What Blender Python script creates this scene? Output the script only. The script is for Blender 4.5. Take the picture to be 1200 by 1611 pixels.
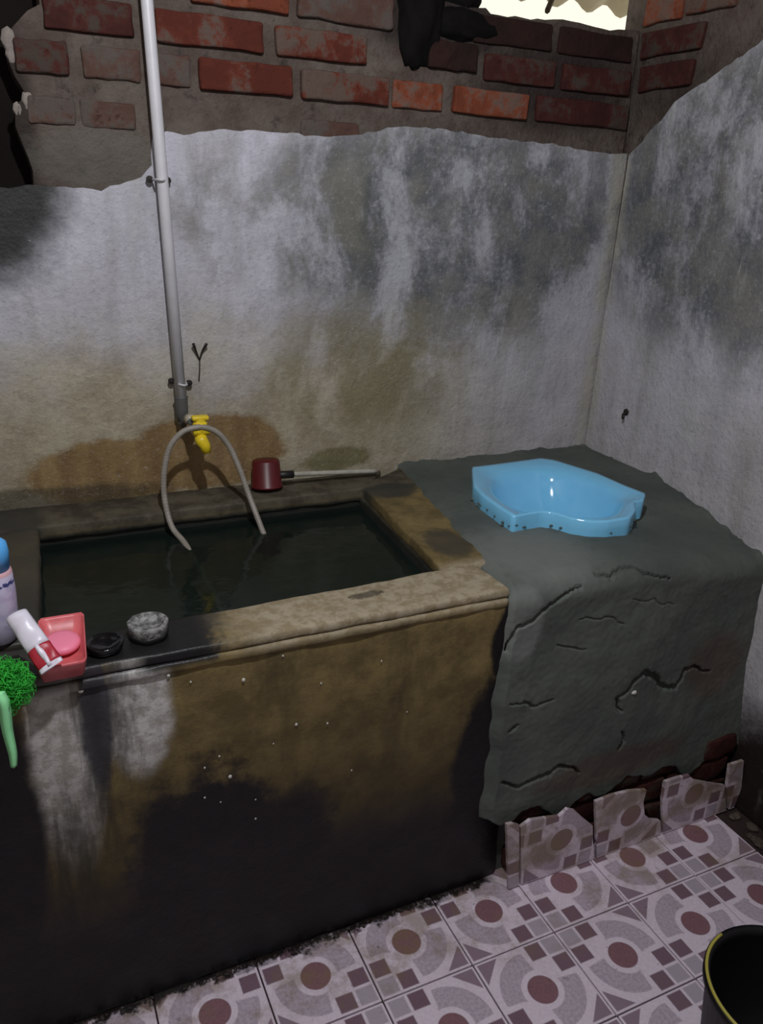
import bpy, bmesh, math, random
import numpy as np
from mathutils import Vector, Matrix, noise as mn
random.seed(7)
for o in list(bpy.data.objects): bpy.data.objects.remove(o)
scene = bpy.context.scene
col = scene.collection

# ------------------------------------------------------------------ camera
CAM = Vector((-1.5756, -1.8665, 1.4308)); YAW, PIT, ROL, FPX = 0.4474, -0.3763, 0.0458, 1249.44
fw = Vector((math.sin(YAW)*math.cos(PIT), math.cos(YAW)*math.cos(PIT), math.sin(PIT)))
r0 = Vector((math.cos(YAW), -math.sin(YAW), 0)); u0 = r0.cross(fw)
rt = r0*math.cos(ROL) + u0*math.sin(ROL); up = -r0*math.sin(ROL) + u0*math.cos(ROL)
cd = bpy.data.cameras.new('camera'); cam = bpy.data.objects.new('camera', cd); col.objects.link(cam)
cd.sensor_fit = 'HORIZONTAL'; cd.sensor_width = 36; cd.lens = 36*FPX/1200; cd.clip_start = .02
m = Matrix((rt, up, -fw)).transposed().to_4x4(); m.translation = CAM; cam.matrix_world = m
scene.camera = cam
def at(px, py, ax, val):
    """where the sight line of a photo pixel meets the real plane x / y / z = val"""
    v = rt*((px-600)/FPX) - up*((py-805.5)/FPX) + fw
    return CAM + v*((val-CAM[ax])/v[ax])

# ------------------------------------------------------------------ light
w = bpy.data.worlds.new('sky'); scene.world = w; w.use_nodes = True
w.node_tree.nodes['Background'].inputs[0].default_value = (1, .95, .79, 1)
w.node_tree.nodes['Background'].inputs[1].default_value = 1.1
ld = bpy.data.lights.new('bulb_light', 'POINT'); ld.energy = 57; ld.color = (.93, .95, 1); ld.shadow_soft_size = .02
lo = bpy.data.objects.new('bulb_light', ld); col.objects.link(lo); lo.location = (-1.32, -1.28, 2.12)
vs = scene.view_settings
vs.view_transform = 'Standard'; vs.look = 'None'; vs.gamma = 1; vs.use_curve_mapping = False; vs.exposure = 0

# ------------------------------------------------------------------ material helpers
def c(r, g, b):
    f = lambda v: (v/255)/12.92 if v/255 <= .04045 else ((v/255+.055)/1.055)**2.4
    return (f(r), f(g), f(b), 1)
class NB:
    def __init__(s, name, rough=.85, spec=.3):
        s.mat = bpy.data.materials.new(name); s.mat.use_nodes = True; s.nt = s.mat.node_tree
        s.b = s.nt.nodes['Principled BSDF']; s.b.inputs['Roughness'].default_value = rough
        s.b.inputs['Specular IOR Level'].default_value = spec
        s.out = s.nt.nodes['Material Output']; s.h = None
        s.tc = s.nt.nodes.new('ShaderNodeTexCoord'); s.co = s.tc.outputs['Object']
    def new(s, t): return s.nt.nodes.new(t)
    def put(s, sock, v):
        if isinstance(v, bpy.types.NodeSocket): s.nt.links.new(v, sock)
        else: sock.default_value = v
    def math(s, op, a, b=0, clamp=False):
        n = s.new('ShaderNodeMath'); n.operation = op; n.use_clamp = clamp
        s.put(n.inputs[0], a); s.put(n.inputs[1], b); return n.outputs[0]
    def vmath(s, op, a, b=(0, 0, 0)):
        n = s.new('ShaderNodeVectorMath'); n.operation = op; s.put(n.inputs[0], a); s.put(n.inputs[1], b)
        return n.outputs['Value'] if op == 'LENGTH' else n.outputs[0]
    def noise(s, scale, detail=4, rough=.6, vec=None, stretch=None, dist=0):
        n = s.new('ShaderNodeTexNoise'); n.inputs['Scale'].default_value = scale
        n.inputs['Detail'].default_value = detail; n.inputs['Roughness'].default_value = rough
        n.inputs['Distortion'].default_value = dist
        v = vec or s.co
        if stretch: v = s.vmath('MULTIPLY', v, stretch)
        s.nt.links.new(v, n.inputs['Vector']); return n.outputs['Fac']
    def smooth(s, v, a, b, lo=0., hi=1.):
        n = s.new('ShaderNodeMapRange'); n.interpolation_type = 'SMOOTHSTEP'
        s.put(n.inputs[0], v); n.inputs[1].default_value = a; n.inputs[2].default_value = b
        n.inputs[3].default_value = lo; n.inputs[4].default_value = hi
        return n.outputs[0]
    def mix(s, f, a, b):
        n = s.new('ShaderNodeMix'); n.data_type = 'RGBA'
        s.put(n.inputs[0], f); s.put(n.inputs[6], a); s.put(n.inputs[7], b); return n.outputs[2]
    def mul(s, a, b): return s.math('MULTIPLY', a, b)
    def mx(s, a, b): return s.math('MAXIMUM', a, b)
    def sep(s, v=None):
        n = s.new('ShaderNodeSeparateXYZ'); s.nt.links.new(v or s.co, n.inputs[0]); return n.outputs
    def blob(s, cen, rad, nz, amp=.6, a=1.25, b=.75):
        """colour patch: ellipsoid round cen, its edge broken up by noise"""
        d = s.vmath('LENGTH', s.vmath('MULTIPLY', s.vmath('SUBTRACT', s.co, tuple(cen)), tuple(1/r if r else 0 for r in rad)))
        d = s.math('ADD', d, s.mul(s.math('SUBTRACT', nz, .5), amp))
        return s.smooth(d, a, b)
    def color(s, v): s.put(s.b.inputs['Base Color'], v)
    def rough(s, v): s.put(s.b.inputs['Roughness'], v)
    def bump(s, h, dist=.01, strength=1.):
        n = s.new('ShaderNodeBump'); n.inputs['Strength'].default_value = strength; n.inputs['Distance'].default_value = dist
        s.put(n.inputs['Height'], h); s.nt.links.new(n.outputs[0], s.b.inputs['Normal'])
def plain(name, color, rough=.5, spec=.5, metal=0., nscale=0, var=.25, bump=0):
    n = NB(name, rough, spec); n.b.inputs['Metallic'].default_value = metal
    if nscale:
        f = n.noise(nscale, 5, .65)
        n.color(n.mix(n.smooth(f, .3, .7), tuple(v*(1-var) for v in color[:3])+(1,), color))
        if bump: n.bump(f, bump)
    else: n.color(color)
    return n.mat

# ------------------------------------------------------------------ mesh helpers
def obj(name, verts, faces, mat, parent=None, smooth=False, kind=None):
    me = bpy.data.meshes.new(name); me.from_pydata([tuple(v) for v in verts], [], [tuple(f) for f in faces])
    if mat: me.materials.append(mat)
    bm = bmesh.new(); bm.from_mesh(me); bmesh.ops.recalc_face_normals(bm, faces=bm.faces); bm.to_mesh(me); bm.free()
    if smooth: me.polygons.foreach_set('use_smooth', [True]*len(me.polygons))
    o = bpy.data.objects.new(name, me); col.objects.link(o); o.parent = parent
    if kind: o['kind'] = kind
    return o
def put(o, parent, loc=(0, 0, 0), rot=(0, 0, 0)):
    o.parent = parent; o.location = loc; o.rotation_euler = rot; return o
def empty(name, loc=(0, 0, 0), rot=(0, 0, 0)):
    o = bpy.data.objects.new(name, None); col.objects.link(o); o.location = loc; o.rotation_euler = rot
    o.empty_display_size = .05; return o
def tag(o, label, cat=None, group=None, kind=None):
    o['label'] = label
    if cat: o['category'] = cat
    if group: o['group'] = group
    if kind: o['kind'] = kind
    return o
def poly(pts, ax, d0, d1):
    """2-d outline extruded along axis ax from d0 to d1"""
    def v(p, d):
        if ax == 1: return (p[0], d, p[1])
        if ax == 0: return (d, p[0], p[1])
        return (p[0], p[1], d)
    n = len(pts); V = [v(p, d0) for p in pts] + [v(p, d1) for p in pts]
    F = [list(range(n)), list(range(2*n-1, n-1, -1))] + [[i, (i+1) % n, n+(i+1) % n, n+i] for i in range(n)]
    return V, F
def ragged(pts, step, amp, seed=0):
    out = []
    for a, b in zip(pts[:-1], pts[1:]):
        L = math.dist(a, b); k = max(1, int(L/step))
        for i in range(k):
            t = i/k; p = [a[j]+(b[j]-a[j])*t for j in (0, 1)]
            q = Vector((p[0]*40+seed, p[1]*40, 3.1))
            out.append((p[0]+amp*mn.noise(q), p[1]+amp*mn.noise(q+Vector((9, 5, 2)))))
    out.append(tuple(pts[-1])); return out
def rbox(lo, hi, r=.004, n=(4, 4, 4), amp=0., freq=20., seed=0.):
    """box with rounded, slightly uneven edges"""
    lo, hi = Vector(lo), Vector(hi); r = min(r, *( (hi[i]-lo[i])*.49 for i in range(3)))
    ax = []
    for i in range(3):
        a, b = lo[i], hi[i]; inn = [a+r+(b-a-2*r)*k/n[i] for k in range(n[i]+1)]
        ax.append([a, a+r*.35] + inn + [b-r*.35, b])
    idx = {}; V = []; F = []
    N = [len(a)-1 for a in ax]
    def vid(i, j, k):
        key = (i, j, k)
        if key not in idx:
            p = Vector((ax[0][i], ax[1][j], ax[2][k]))
            q = Vector([min(max(p[d], lo[d]+r), hi[d]-r) for d in range(3)])
            if (p-q).length > 1e-9: p = q + (p-q).normalized()*r
            if amp: p = p + mn.noise_vector(p*freq+Vector((seed, seed*.7, 0)))*amp
            idx[key] = len(V); V.append(p)
        return idx[key]
    for d in range(3):
        e, f = [x for x in range(3) if x != d]
        for s in (0, N[d]):
            for i in range(N[e]):
                for j in range(N[f]):
                    q = []
                    for di, dj in ((0, 0), (1, 0), (1, 1), (0, 1)):
                        t = [0, 0, 0]; t[d] = s; t[e] = i+di; t[f] = j+dj; q.append(vid(*t))
                    F.append(q)
    return V, F
def lathe(prof, seg=32, wob=0.):
    V = []; F = []
    for i, (r, z) in enumerate(prof):
        for k in range(seg):
            a = 2*math.pi*k/seg; rr = r*(1+wob*mn.noise(Vector((math.cos(a)*2, math.sin(a)*2, z*30))))
            V.append((rr*math.cos(a), rr*math.sin(a), z))
    n = len(prof)
    for i in range(n-1):
        for k in range(seg): F.append((i*seg+k, i*seg+(k+1) % seg, (i+1)*seg+(k+1) % seg, (i+1)*seg+k))
    if prof[0][0] > 1e-5: F.append(list(range(seg)))
    if prof[-1][0] > 1e-5: F.append(list(range((n-1)*seg, n*seg)))
    return V, F
def spline(P, k=10):
    P = [Vector(p) for p in P]; Q = [P[0]*2-P[1]] + P + [P[-1]*2-P[-2]]; out = []
    for i in range(1, len(Q)-2):
        a, b, d, e = Q[i-1:i+3]
        for j in range(k):
            t = j/k
            out.append(.5*((2*b)+(d-a)*t+(2*a-5*b+4*d-e)*t*t+(3*b-a-3*d+e)*t**3))
    out.append(P[-1]); return out
def tube(P, rad, seg=10, cap=True):
    P = [Vector(p) for p in P]; n = len(P); V = []; F = []; nrm = None
    for i in range(n):
        t = (P[min(i+1, n-1)]-P[max(i-1, 0)]).normalized()
        if nrm is None: nrm = t.orthogonal().normalized()
        nrm = (nrm - t*nrm.dot(t)).normalized(); b = t.cross(nrm)
        r = rad(i/(n-1)) if callable(rad) else rad
        for k in range(seg):
            a = 2*math.pi*k/seg; V.append(P[i]+(nrm*math.cos(a)+b*math.sin(a))*r)
    for i in range(n-1):
        for k in range(seg): F.append((i*seg+k, i*seg+(k+1) % seg, (i+1)*seg+(k+1) % seg, (i+1)*seg+k))
    if cap: F += [list(range(seg)), list(range((n-1)*seg, n*seg))]
    return V, F
def join(*vf):
    V = []; F = []
    for v, f in vf:
        o = len(V); V += list(v); F += [[i+o for i in q] for q in f]
    return V, F
def xf(vf, mat): return [mat @ Vector(v) for v in vf[0]], vf[1]
W = lambda px, py: (lambda p: (p.x, p.z))(at(px, py, 1, 0))          # back wall (x, z)
RW = lambda px, py: (lambda p: (p.y, p.z))(at(px, py, 0, 0))         # right wall (y, z)

# ------------------------------------------------------------------ materials of the setting
def plaster_mat():
    n = NB('old_plaster'); x, y, z = n.sep()
    n1 = n.noise(3.2, 6, .65); n2 = n.noise(9, 6, .7); n3 = n.noise(38, 5, .7); n4 = n.noise(95, 4, .75)
    st = n.noise(7, 5, .65, stretch=(1, 1, .22)); st2 = n.noise(16, 4, .6, stretch=(1, 1, .16))
    colr = n.mix(n.smooth(n2, .3, .7), c(176, 174, 182), c(200, 198, 208))
    colr = n.mix(n.mul(n.smooth(st2, .45, .75), .45), colr, c(130, 130, 132))
    # grey mould between pipe and corner and on the right wall: broad cloudy patches with drips, the upper right's weaker light painted in too
    def P(px, py): return at(px, py, 1, 0)
    n0 = n.noise(2.1, 3, .55); nm = n.noise(5.5, 5, .62, stretch=(1, 1, .6), dist=.4)
    reg = n.blob(P(730, 365), (.52, 1, .31), n1, .9, 1.3, .6)
    reg = n.mx(reg, n.blob((0, -.38, 1.46), (.3, .46, .36), n1, .9, 1.35, .6))
    patt = n.math('ADD', n.mul(nm, .6), n.math('ADD', n.mul(st, .22), n.math('ADD', n.mul(n3, .14), n.mul(n4, .10))))
    mould_shade = n.mul(reg, n.smooth(patt, .45, .575))
    colr = n.mix(n.mul(reg, .48), colr, c(114, 117, 120))
    colr = n.mix(n.mul(mould_shade, .85), colr, n.mix(n.smooth(n2, .35, .65), c(62, 67, 72), c(92, 94, 92)))
    lime = n.mul(n.mul(reg, n.smooth(nm, .46, .36)), n.smooth(st2, .40, .58))
    colr = n.mix(n.mul(lime, .55), colr, c(176, 178, 180))
    up_ = n.mul(n.blob(P(440, 340), (.26, 1, .16), n2, 1.2), n.smooth(nm, .42, .62))
    colr = n.mix(n.mul(up_, .6), colr, c(98, 98, 88))
    gen = n.smooth(n.math('ADD', n.mul(nm, .5), n.mul(n2, .5)), .44, .62)
    colr = n.mix(n.mul(gen, .40), colr, c(132, 128, 118))
    # damp olive band above tub and floor
    band = n.smooth(n.math('ADD', z, n.mul(n.math('SUBTRACT', n1, .5), .5)), 1.26, .90)
    band = n.mul(band, n.smooth(n.math('ADD', x, n.mul(n2, .2)), -.05, -.65, .22, 1))
    colr = n.mix(n.mul(band, .82), colr, n.mix(n.smooth(n2, .35, .65), c(142, 128, 94), c(172, 162, 132)))
    olive = n.mul(n.blob(P(575, 590), (.28, 1, .17), n1, 1.3, 1.5, .4), n.smooth(nm, .36, .56))
    colr = n.mix(n.mul(olive, .7), colr, c(112, 104, 70))
    br = n.mx(n.blob(P(330, 712), (.20, 1, .095), n2, .5, 1.1, .9), n.blob(P(180, 745), (.19, 1, .085), n2, .5, 1.1, .9))
    colr = n.mix(n.mul(br, .85), colr, n.mix(n.smooth(st2, .35, .65), c(112, 82, 40), c(140, 112, 66)))
    gr = n.blob(P(530, 722), (.10, 1, .03), n2, 1.4)
    colr = n.mix(n.mul(gr, .7), colr, c(92, 88, 44))
    lowr = n.blob(P(40, 790), (.3, 1, .03), n2, 1.2)
    colr = n.mix(n.mul(lowr, .7), colr, c(60, 54, 40))
    colr = n.mix(n.mul(n.smooth(n4, .50, .72), .30), colr, c(96, 92, 84))
    colr = n.mix(n.mul(n.smooth(n4, .46, .30), .22), colr, c(206, 204, 200))
    # dark patch at the left end, dark foot of the right wall
    dark_patch = n.blob((at(0, 300, 1, 0).x-.02, 0, at(0, 240, 1, 0).z), (.155, 1, .26), n2, .5, 1.2, .7)
    colr = n.mix(n.mul(dark_patch, .96), colr, c(28, 30, 24))
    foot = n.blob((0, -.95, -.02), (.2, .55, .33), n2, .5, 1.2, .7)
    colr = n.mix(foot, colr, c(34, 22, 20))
    # pale lime runs
    run = n.mul(n.smooth(st2, .60, .70), n.smooth(n1, .45, .6))
    colr = n.mix(n.mul(run, .5), colr, c(186, 186, 184))
    corner = n.smooth(n.vmath('LENGTH', n.vmath('MULTIPLY', n.vmath('ADD', n.co, (.008, .008, 0)), (1, 1, 0))), .045, .006)  # highlight along the rounded corner, put into the colour
    colr = n.mix(n.mul(corner, n.smooth(n2, .35, .65, .15, .75)), colr, c(172, 167, 150))
    speck = n.smooth(n3, .66, .72)
    colr = n.mix(n.mul(speck, .5), colr, c(200, 198, 190))
    colr = n.mix(n.mul(n.smooth(n3, .36, .28), .5), colr, c(84, 80, 74))
    n.color(colr); n.rough(n.smooth(dark_patch, 0, 1, .85, .6))
    n.bump(n.math('ADD', n.mul(n1, .5), n.math('ADD', n.mul(n2, .35), n.math('ADD', n.mul(n3, .16), n.mul(n4, .05)))), .022)
    return n.mat
def mortar_mat():
    n = NB('grey_brown_mortar'); n1 = n.noise(5, 6, .7); n2 = n.noise(24, 6, .7); n3 = n.noise(90, 3, .6)
    colr = n.mix(n.smooth(n1, .35, .65), c(76, 64, 57), c(100, 90, 82))
    colr = n.mix(n.mul(n.smooth(n2, .5, .7), .6), colr, c(72, 56, 50))
    colr = n.mix(n.mul(n.smooth(n2, .45, .3), .7), colr, c(40, 36, 33))
    dark_patch = n.blob((at(700, 40, 1, 0)), (.22, 1, .075), n2, .6, 1.3, .6)  # soot beside the roof gap and under its sill
    dark_patch = n.mx(dark_patch, n.blob(at(880, 130, 1, 0), (.3, 1, .12), n1, .8, 1.4, .4))
    dark_patch = n.mx(dark_patch, n.blob((at(0, 240, 1, 0).x-.01, 0, at(0, 200, 1, 0).z), (.085, 1, .30), n2, .5, 1.2, .75))  # darker towards the left end
    colr = n.mix(n.mul(dark_patch, .8), colr, c(36, 28, 26))
    pale = n.blob(at(150, 250, 1, 0), (.13, 1, .06), n2, .8)
    colr = n.mix(n.mul(pale, .5), colr, c(98, 96, 88))
    n.color(colr); n.bump(n.math('ADD', n.mul(n1, .4), n.math('ADD', n.mul(n2, .5), n.mul(n3, .12))), .02)
    return n.mat
def brick_mat(name, a, b, film, grey=c(110, 98, 92)):
    n = NB(name, .9, .2); oi = n.new('ShaderNodeObjectInfo')
    v = n.vmath('ADD', n.co, n.vmath('MULTIPLY', oi.outputs['Random'], (7, 3, 5)))
    n1 = n.noise(9, 5, .65, vec=v); n2 = n.noise(45, 5, .7, vec=v)
    colr = n.mix(n.smooth(n1, .35, .65), a, b)
    colr = n.mix(n.smooth(n.math('ADD', n1, n.mul(n2, .5)), .99-film*.5, 1.13-film*.5), colr, grey)
    colr = n.mix(n.mul(n.smooth(n2, .42, .3), .6), colr, tuple(q*.35 for q in a[:3])+(1,))
    n.color(colr); n.bump(n.math('ADD', n.mul(n2, .7), n1), .006); return n.mat
def tile_mat():
    n = NB('patterned_floor_tile', .3, .5)
    s5 = n.vmath('MULTIPLY', n.co, (5, 5, 5)); x, y, z = n.sep(s5)       # one tile = 1 x 1 round the origin
    oi = n.new('ShaderNodeObjectInfo'); geo = n.new('ShaderNodeNewGeometry')
    u = n.math('ADD', x, .5); v = n.math('SUBTRACT', .5, y)
    f = n.math('GREATER_THAN', n.math('ADD', u, v), 1)
    fold = lambda a: n.math('ABSOLUTE', n.math('SUBTRACT', f, a))        # a or 1-a
    u, v = fold(u), fold(v)
    def sq(cu, cv, h=.088):
        d = n.mx(n.math('ABSOLUTE', n.math('SUBTRACT', u, cu)), n.math('ABSOLUTE', n.math('SUBTRACT', v, cv)))
        return n.smooth(d, h+.008, h-.008)
    r = n.vmath('LENGTH', n.vmath('MULTIPLY', s5, (1, 1, 0)))
    xy = n.mul(x, y); ax, ay = n.math('ABSOLUTE', x), n.math('ABSOLUTE', y)
    wedge = n.smooth(xy, -.014, -.006)
    g1 = n.noise(160, 3, .6); gv = n.noise(9, 5, .7, vec=geo.outputs['Position'])
    g2 = n.noise(40, 4, .7, vec=geo.outputs['Position'])
    base = c(222, 206, 220)
    colr = n.mix(n.smooth(g1, .35, .65), base, c(230, 216, 228))
    arc = n.mul(n.mul(n.smooth(r, .205, .218), n.smooth(r, .428, .416)), wedge)
    colr = n.mix(arc, colr, n.mix(n.smooth(g1, .4, .6), c(178, 163, 178), c(194, 180, 192)))
    tri = n.mul(n.mul(n.smooth(n.math('ADD', ax, ay), .70, .72), n.smooth(n.mx(ax, ay), .475, .465)), wedge)
    colr = n.mix(n.mul(tri, .9), colr, c(134, 110, 126))
    colr = n.mix(sq(.118, .118), colr, c(178, 166, 178))
    colr = n.mix(n.mx(sq(.325, .118), sq(.118, .325)), colr, c(124, 98, 110))
    colr = n.mix(n.smooth(r, .158, .144), colr, n.mix(n.smooth(g1, .35, .65), c(128, 94, 102), c(140, 102, 110)))
    # grime: yellow-brown film near the tub, dark specks in hollows
    px, py, pz = n.sep(geo.outputs['Position'])
    near = n.smooth(n.math('ADD', py, n.mul(n.math('SUBTRACT', gv, .5), .5)), -1.0, -.76)
    film = n.mul(near, n.smooth(gv, .42, .62))
    colr = n.mix(n.mul(film, .55), colr, c(128, 108, 70))
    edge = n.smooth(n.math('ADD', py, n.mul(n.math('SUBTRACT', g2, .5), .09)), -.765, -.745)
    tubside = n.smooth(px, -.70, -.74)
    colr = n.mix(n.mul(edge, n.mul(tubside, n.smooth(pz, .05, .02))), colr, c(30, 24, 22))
    wallfilm = n.mul(n.smooth(pz, .02, .06), n.smooth(gv, .3, .7))
    colr = n.mix(n.mul(wallfilm, .6), colr, c(132, 118, 96))
    colr = n.mix(n.mul(n.smooth(g2, .64, .72), .5), colr, c(70, 56, 52))
    n.color(colr); n.rough(n.smooth(gv, .3, .7, .22, .5)); n.bump(g2, .0015); return n.mat
def tub_mat():
    n = NB('stained_tub_cement', .7, .4); x, y, z = n.sep()
    n1 = n.noise(4, 6, .65); n2 = n.noise(12, 6, .7); n3 = n.noise(45, 5, .7)
    st = n.noise(12, 5, .65, stretch=(1, 1, .15))
    F = lambda px, py: at(px, py, 1, -.74)
    colr = n.mix(n.smooth(n2, .35, .65), c(92, 78, 46), c(124, 106, 66))
    colr = n.mix(n.mul(n.smooth(st, .5, .7), .55), colr, c(58, 50, 30))
    front = n.smooth(y, -.68, -.72)
    # lime-white runs under the soap dish
    wh = n.blob(F(215, 1125), (.055, 1, .11), n2, .7, 1.25, .8)
    wh2 = n.blob(F(105, 1215), (.055, 1, .20), st, .8, 1.25, .7)
    colr = n.mix(n.mul(n.mx(wh, n.mul(wh2, .85)), front), colr, n.mix(n.smooth(n3, .4, .6), c(160, 156, 150), c(196, 192, 190)))
    blu = n.mul(n.blob(F(150, 1120), (.022, 1, .16), n2, 1.0), front)
    colr = n.mix(n.mul(blu, .85), colr, c(40, 40, 62))
    strk = n.mul(n.mul(n.smooth(st, .47, .6), n.smooth(x, -1.40, -1.46)), front)
    colr = n.mix(n.mul(strk, .7), colr, c(46, 44, 42))
    # near-black areas over the lower front, edges broken up by noise
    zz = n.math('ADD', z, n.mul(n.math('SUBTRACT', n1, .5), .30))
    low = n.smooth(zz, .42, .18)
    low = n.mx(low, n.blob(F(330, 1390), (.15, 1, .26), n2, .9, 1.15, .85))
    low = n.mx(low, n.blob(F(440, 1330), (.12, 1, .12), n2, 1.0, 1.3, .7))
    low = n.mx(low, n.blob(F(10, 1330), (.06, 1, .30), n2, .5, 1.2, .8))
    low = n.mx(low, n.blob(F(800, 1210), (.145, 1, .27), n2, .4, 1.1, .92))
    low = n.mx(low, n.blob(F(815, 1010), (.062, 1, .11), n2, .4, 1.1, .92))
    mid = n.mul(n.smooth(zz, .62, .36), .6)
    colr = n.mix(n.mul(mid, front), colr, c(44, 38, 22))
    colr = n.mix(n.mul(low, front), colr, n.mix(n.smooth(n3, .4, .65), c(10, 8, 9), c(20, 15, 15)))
    rightd = n.smooth(x, -.735, -.725)
    # wet black part of the ledge at the left, green-black slime inside
    inside = n.smooth(z, .722, .712)
    inn = n.mul(inside, n.smooth(y, -.715, -.70))
    colr = n.mix(inn, colr, n.mix(n.smooth(n2, .4, .6), c(16, 19, 15), c(28, 29, 21)))
    T = lambda px, py: at(px, py, 2, .74)
    top = n.smooth(z, .70, .73)
    wet = n.smooth(n.math('ADD', x, n.mul(n.math('SUBTRACT', n2, .5), .16)), -1.29, -1.33)
    wet = n.mul(wet, n.smooth(y, -.35, -.5))
    wet = n.mul(wet, n.smooth(z, .708, .722))
    lipz = n.mul(n.smooth(x, -1.43, -1.46), n.smooth(y, -.735, -.742))
    colr = n.mix(n.mul(wet, n.math('SUBTRACT', 1, n.mul(lipz, .8))), colr, c(24, 24, 25))
    bk = n.mul(n.smooth(y, -.17, -.14), top)
    colr = n.mix(n.mul(bk, .85), colr, n.mix(n.smooth(n2, .4, .6), c(50, 46, 40), c(80, 76, 66)))
    lf = n.mul(n.smooth(x, -1.53, -1.57), top)
    colr = n.mix(n.mul(lf, .85), colr, c(56, 54, 48))
    rp = n.mul(n.blob(T(705, 855), (.05, .075, 1), n3, .8), top)
    colr = n.mix(n.mul(rp, .8), colr, c(58, 54, 44))
    fc = n.mul(n.mul(n.smooth(y, -.58, -.62), top), n.smooth(x, -1.35, -1.2))
    colr = n.mix(n.mul(fc, .85), colr, n.mix(n.smooth(n3, .4, .6), c(140, 126, 100), c(166, 154, 132)))
    bc_ = n.mul(n.blob(T(612, 772), (.08, .05, 1), n2, .8), top)
    colr = n.mix(n.mul(bc_, .85), colr, c(48, 50, 44))
    cr = n.mul(n.blob(T(575, 937), (.035, .012, 1), n3, 1.6), top)
    colr = n.mix(n.mul(cr, .7), colr, c(40, 36, 30))
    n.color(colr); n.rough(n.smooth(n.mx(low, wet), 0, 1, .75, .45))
    n.bump(n.math('ADD', n.mul(n1, .3), n.math('ADD', n.mul(n2, .35), n.mul(n3, .12))), .010)
    return n.mat
def wet_cement():
    n = NB('fresh_grey_cement', .75, .35); x, y, z = n.sep()
    n1 = n.noise(5, 6, .65); n2 = n.noise(20, 6, .7); n3 = n.noise(110, 4, .7)
    colr = n.mix(n.smooth(n1, .35, .65), c(74, 80, 75), c(92, 97, 90))
    colr = n.mix(n.mul(n.smooth(n2, .5, .7), .5), colr, c(58, 63, 59))
    colr = n.mix(n.mul(n.smooth(n3, .6, .75), .4), colr, c(98, 102, 96))
    red = n.blob((-.12, -.75, .42), (.10, 1, .09), n2, .9); red = n.mx(red, n.blob((-.42, -.77, .24), (.22, 1, .045), n2, 1.2))
    colr = n.mix(n.mul(red, .45), colr, c(84, 58, 50))
    dryl = n.mx(n.blob((-.72, -.76, .66), (.05, .08, .09), n2, .7), n.blob((-.62, -.62, .74), (.14, .16, .06), n2, .8, 1.4, .4))
    colr = n.mix(n.mul(dryl, .7), colr, c(118, 122, 117))
    n.color(colr); n.bump(n.math('ADD', n.mul(n2, .45), n.mul(n3, .15)), .004); return n.mat
M_PL, M_MO, M_TILE, M_TUB, M_CEM = plaster_mat(), mortar_mat(), tile_mat(), tub_mat(), wet_cement()
B_RED = brick_mat('brick_red', c(80, 37, 28), c(108, 53, 38), .6, c(90, 74, 66))
B_ORA = brick_mat('brick_orange', c(102, 52, 36), c(134, 70, 46), .55, c(106, 84, 74))
B_DARK = brick_mat('brick_dark', c(54, 28, 25), c(74, 36, 30), .5, c(66, 56, 50))
B_GREY = brick_mat('brick_grey', c(80, 58, 51), c(92, 70, 62), .6, c(84, 76, 70))
B_SOOT = brick_mat('brick_sooty', c(36, 24, 21), c(48, 29, 25), .1, c(38, 32, 29))
M_DARK = plain('dark_cavity', c(26, 22, 20), .95, .1, nscale=8)
M_CONC = plain('grey_render', c(182, 178, 170), .9, .2, nscale=4, bump=.01)
M_GROUT = plain('dirty_grout', c(62, 50, 48), .9, .2, nscale=30)
M_WOOD = plain('dark_timber', c(58, 46, 36), .85, .2, nscale=12)

# ------------------------------------------------------------------ room shell
XL, YF, ZC = -2.3, -2.5, 2.6
sill = [W(*q) for q in [(1010, 48), (996, 47), (965, 46), (939, 42), (915, 34), (888, 30), (860, 30), (825, 27), (775, 22), (767, 12), (735, 10)]]
sx = -.62
core = [(XL, -.05), (.12, -.05), (.12, 1.83), (sx, 1.83), (sx, ZC), (XL, ZC)]
wall_back = obj('wall_back', *poly(core, 1, .09, .16), M_DARK, kind='structure')
tag(wall_back, 'back wall of bare red brick above old stained grey plaster', kind='structure')
edge_l = [W(*q) for q in [(62, 2), (32, 28), (6, 58), (12, 92), (24, 118), (38, 150), (22, 182), (34, 222), (52, 268)]]
top_l = (edge_l[0][0], ZC)
mo = [(edge_l[-1][0]-.02, 1.0), (.0, 1.0), (.0, sill[0][1])] + ragged(sill, .02, .006, 4) + [(sx, sill[-1][1]+.01), (sx, ZC), top_l] + ragged(edge_l, .02, .010, 1)
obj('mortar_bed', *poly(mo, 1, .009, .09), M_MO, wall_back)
pe = [(-150, 330), (-60, 312), (0, 296), (60, 290), (100, 295), (160, 298), (200, 285), (222, 278), (238, 262), (240, 217), (262, 207), (300, 211), (345, 204), (400, 206), (450, 209), (520, 216), (560, 213), (600, 205), (640, 197), (700, 203), (760, 213), (820, 222), (870, 226), (920, 238), (990, 243)]
pe = [W(*q) for q in pe]; pe[0] = (XL, pe[0][1])
pl = [(.05, 0), (.05, pe[-1][1])] + ragged(pe[::-1], .015, .006, 2) + [(XL, 0)]
obj('plaster', *poly(pl, 1, 0, .085), M_PL, wall_back)
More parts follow.
